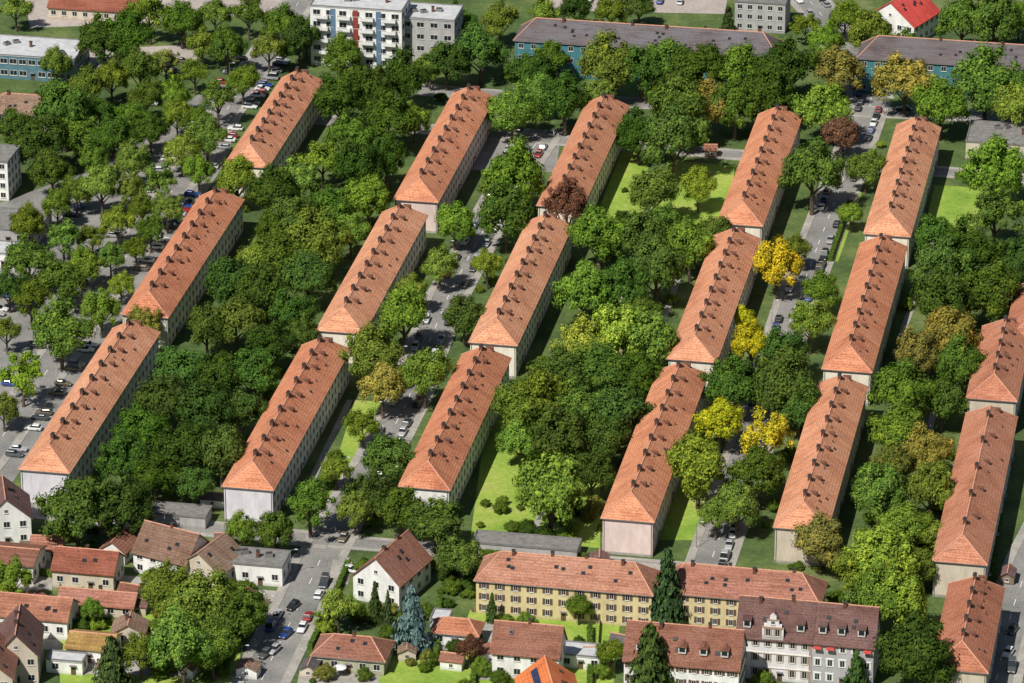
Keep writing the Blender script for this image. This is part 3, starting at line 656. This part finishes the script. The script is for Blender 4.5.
def fence(a,b,h=1.3):
    p=G(*a);q=G(*b); L=(q-p).length; n=max(2,int(L/2.2)); mb=MB(); st=L/n
    top=obj("garden_fence",None,None,p,math.atan2(q.y-p.y,q.x-p.x),label="weathered timber panel fence between gardens",category="fence",group="garden fences")
    for i in range(n): mb.box(i*st+.07,(i+1)*st-.07,-.03,.03,.1,h-.05)
    obj("panel",mb.mesh("panel",[WALLS['wood']]),top)
    mb=MB()
    for i in range(n+1): mb.box(i*st-.06,i*st+.06,-.06,.06,0,h)
    obj("post",mb.mesh("post",[M_door]),top)
for a,b in [((20,545),(48,548)),((60,588),(56,622)),((138,600),(132,660)),((132,660),(60,655)),((205,572),(196,600)),((385,620),(380,668)),((380,640),(430,644)),((472,612),(600,622)),((600,622),(596,680)),((490,560),(600,568)),((150,604),(240,612)),((225,600),(270,604))]:
    fence(a,b)
mb=MB(); mb.cone((0,0,0),(0,0,2.5),.03,.03,6); PP=mb.mesh("pole",[M_zinc])
mb=MB(); mb.cone((0,0,2.1),(0,0,2.65),1.5,.04,8); PC=mb.mesh("canopy",[M_white])
for u,v in [(536,640),(560,672),(446,668),(340,676),(150,670),(80,606),(480,636)]:
    p=G(u,v)
    if inside(p,1): continue
    o=obj("garden_parasol",None,None,p,U(0,1),label="open white garden parasol on a terrace",category="parasol",group="white garden parasols"); obj("pole",PP,o); obj("canopy",PC,o)
# ---------------- cars -----------------
def loft(mb,st,mat=0):
    i0=len(mb.v)
    for y,hw,z0,z1 in st:
        c=.12
        mb.v+=[(-hw+c,y,z0),(hw-c,y,z0),(hw,y,z0+c),(hw,y,z1-c),(hw-c*1.2,y,z1),(-hw+c*1.2,y,z1),(-hw,y,z1-c),(-hw,y,z0+c)]
    for k in range(len(st)-1):
        for j in range(8):
            a=i0+k*8+j; b=i0+k*8+(j+1)%8; mb.f.append((a,b,b+8,a+8)); mb.m.append(mat)
    mb.f.append(tuple(i0+j for j in reversed(range(8)))); mb.m.append(mat)
    e=i0+(len(st)-1)*8; mb.f.append(tuple(e+j for j in range(8))); mb.m.append(mat)
def carset(rear,h=1.46,L=2.15,nm="parked_car"):
    b=MB(); loft(b,[(-L,.66,.35,.62),(-L+.12,.8,.25,.74),(-L+.9,.88,.22,.9),(-.7,.89,.22,.97),(L-.6,.89,.22,.99),(L-.1,.82,.28,.95),(L,.7,.38,.8)])
    y0,y1=-.05,rear-.35
    b.box(-.66,.66,y0,y1,h-.04,h+.02,0,.05,.05)
    for x in(-.64,.58): b.box(x,x+.06,(y0+y1)/2-.05,(y0+y1)/2+.05,.97,h-.02)
    b.box(-.62,.62,-L-.02,-L+.1,.42,.5,1); 
    for x in(-.66,.4): b.box(x,x+.26,-L-.015,-L+.2,.58,.7,2)
    body=b.mesh(nm,[M_paint,M_dark,M_white])
    g=MB()
    g.v=[(-.8,-.75,.95),(.8,-.75,.95),(.8,rear,.97),(-.8,rear,.97),(-.64,y0,h-.045),(.64,y0,h-.045),(.64,y1,h-.045),(-.64,y1,h-.045)]
    g.f=[(3,2,1,0),(4,5,6,7),(0,1,5,4),(1,2,6,5),(2,3,7,6),(3,0,4,7)]; g.m=[0]*6
    return body,g.mesh("car_window",[M_glass]),L
WH=MB(); WH.cone((-.1,0,0),(.1,0,0),.32,.32,12); WH.cone((-.12,0,0),(.12,0,0),.18,.18,8,1); WHEEL=WH.mesh("wheel",[M_rubber,M_zinc])
CARS=[carset(1.9),carset(1.55),carset(2.0,1.5),carset(2.2,1.9,2.4,"parked_van")]
CC=[((.7,.7,.7),"white"),((.7,.7,.7),"white"),((.3,.31,.32),"silver"),((.4,.4,.41),"silver"),((.02,.02,.022),"black"),((.03,.03,.035),"black"),((.08,.085,.09),"dark grey"),((.02,.06,.25),"blue"),((.3,.02,.02),"red"),((.15,.12,.08),"bronze"),((.3,.31,.32),"silver"),((.05,.055,.06),"dark grey")]
NC=0; CP=[]
def car(p,ang,ci=None,kind=None):
    global NC
    if inside(p,.5): return
    for q in CP:
        if (p-q).length<2.3: return
    CP.append(p.copy())
    c,cn=CC[ci] if ci is not None else random.choice(CC)
    k=kind if kind is not None else (3 if R()<.1 else random.choice((0,1,2)))
    b,g,L=CARS[k]; van=(k==3)
    o=obj("parked_van" if van else "parked_car",b,None,(p.x,p.y,.06),ang,color=(*c,1),label=cn+(" panel van" if van else " passenger car")+" parked on asphalt beside trees",category="van" if van else "car",group="cars parked along the streets")
    if van: o.scale=(1.12,1.1,1.15)
    obj("car_window",g,o)
    for x in(-.8,.8):
        for y in(-1.35,1.35): obj("wheel",WHEEL,o,(x,y,.3))
    NC+=1
random.seed(33)
def along(pts,off,sp,prob,i0=0,i1=None,perp=False):
    seg=offs(pts,off); i1=i1 or len(seg)-1
    for i in range(i0,i1):
        a,b=seg[i],seg[i+1]; d=b-a; L=d.length; d.normalize(); t=sp/2
        while t<L:
            if R()<prob:
                ang=math.atan2(d.y,d.x)-math.pi/2+(math.pi/2 if perp else 0)+U(-.04,.04)+(math.pi if R()<.5 else 0)
                car(a+d*(t+U(-.3,.3)),ang)
            t+=sp
for u,v,ci,ang in [(286,636,7,0),(293,608,4,.45),(265,656,6,.45),(274,652,3,.45),(352,572,0,1.2),(1008,655,0,0),(1012,632,4,0),(150,664,7,1.4),(125,655,0,1.4)]:
    car(G(u,v),-TH+(ang if abs(ang)>1 else -.25),ci,0)
along(S1,-2.9,5.6,.65); along(S1,2.9,5.6,.5,1,6)
along(S1b,-3.4,5.6,.2); along(S1b,3.4,5.6,.2)
along(S2,-2.9,5.6,.6); along(S2,2.9,5.6,.5,0,5)
along(S0,6.2,2.9,.34,0,6,True); along(S0,-6.4,2.9,.36,0,6,True); along(S0,-22,2.9,.28,0,6,True)
along(S3,-2.7,5.6,.6); along(T1,-3.4,5.6,.6); along(T1,3.4,5.6,.6)
along(T2,-2.3,5.8,.35)
for a,b,n in [((40,16),(135,20),11),((560,0),(700,4),14),((490,150),(545,154),6),((485,163),(540,166),5)]:
    p,q=G(*a),G(*b)
    for i in range(n):
        if R()<.6: car(p.lerp(q,i/n),-TH+U(-.05,.05)+(math.pi if R()<.5 else 0))
mp=MB(); mp.cone((0,0,0),(0,0,6.5),.09,.05,7); mp.cone((0,0,6.45),(1.2,0,6.8),.04,.035,6); POLE=mp.mesh("pole",[M_zinc])
mp=MB(); mp.box(.9,1.7,-.14,.14,6.74,6.9,0,.1,.05); HEAD=mp.mesh("lamp_head",[M_flatlight])
def lamps(pts,off):
    seg=offs(pts,off)
    for i in range(len(seg)-1):
        a,b=seg[i],seg[i+1]; d=b-a; p=a.lerp(b,.5)
        o=obj("street_lamp",None,None,p,math.atan2(d.y,d.x)+(math.pi/2 if off>0 else -math.pi/2),label="grey street lamp on the footway",category="street lamp",group="street lamps along the roads")
        obj("pole",POLE,o); obj("lamp_head",HEAD,o)
lamps(S1,4.3); lamps(S2,4.3); lamps(S0,-4.1); lamps(S1b,4.8)
print("TREES",NT,"CARS",NC,"OBJS",len(bpy.data.objects))
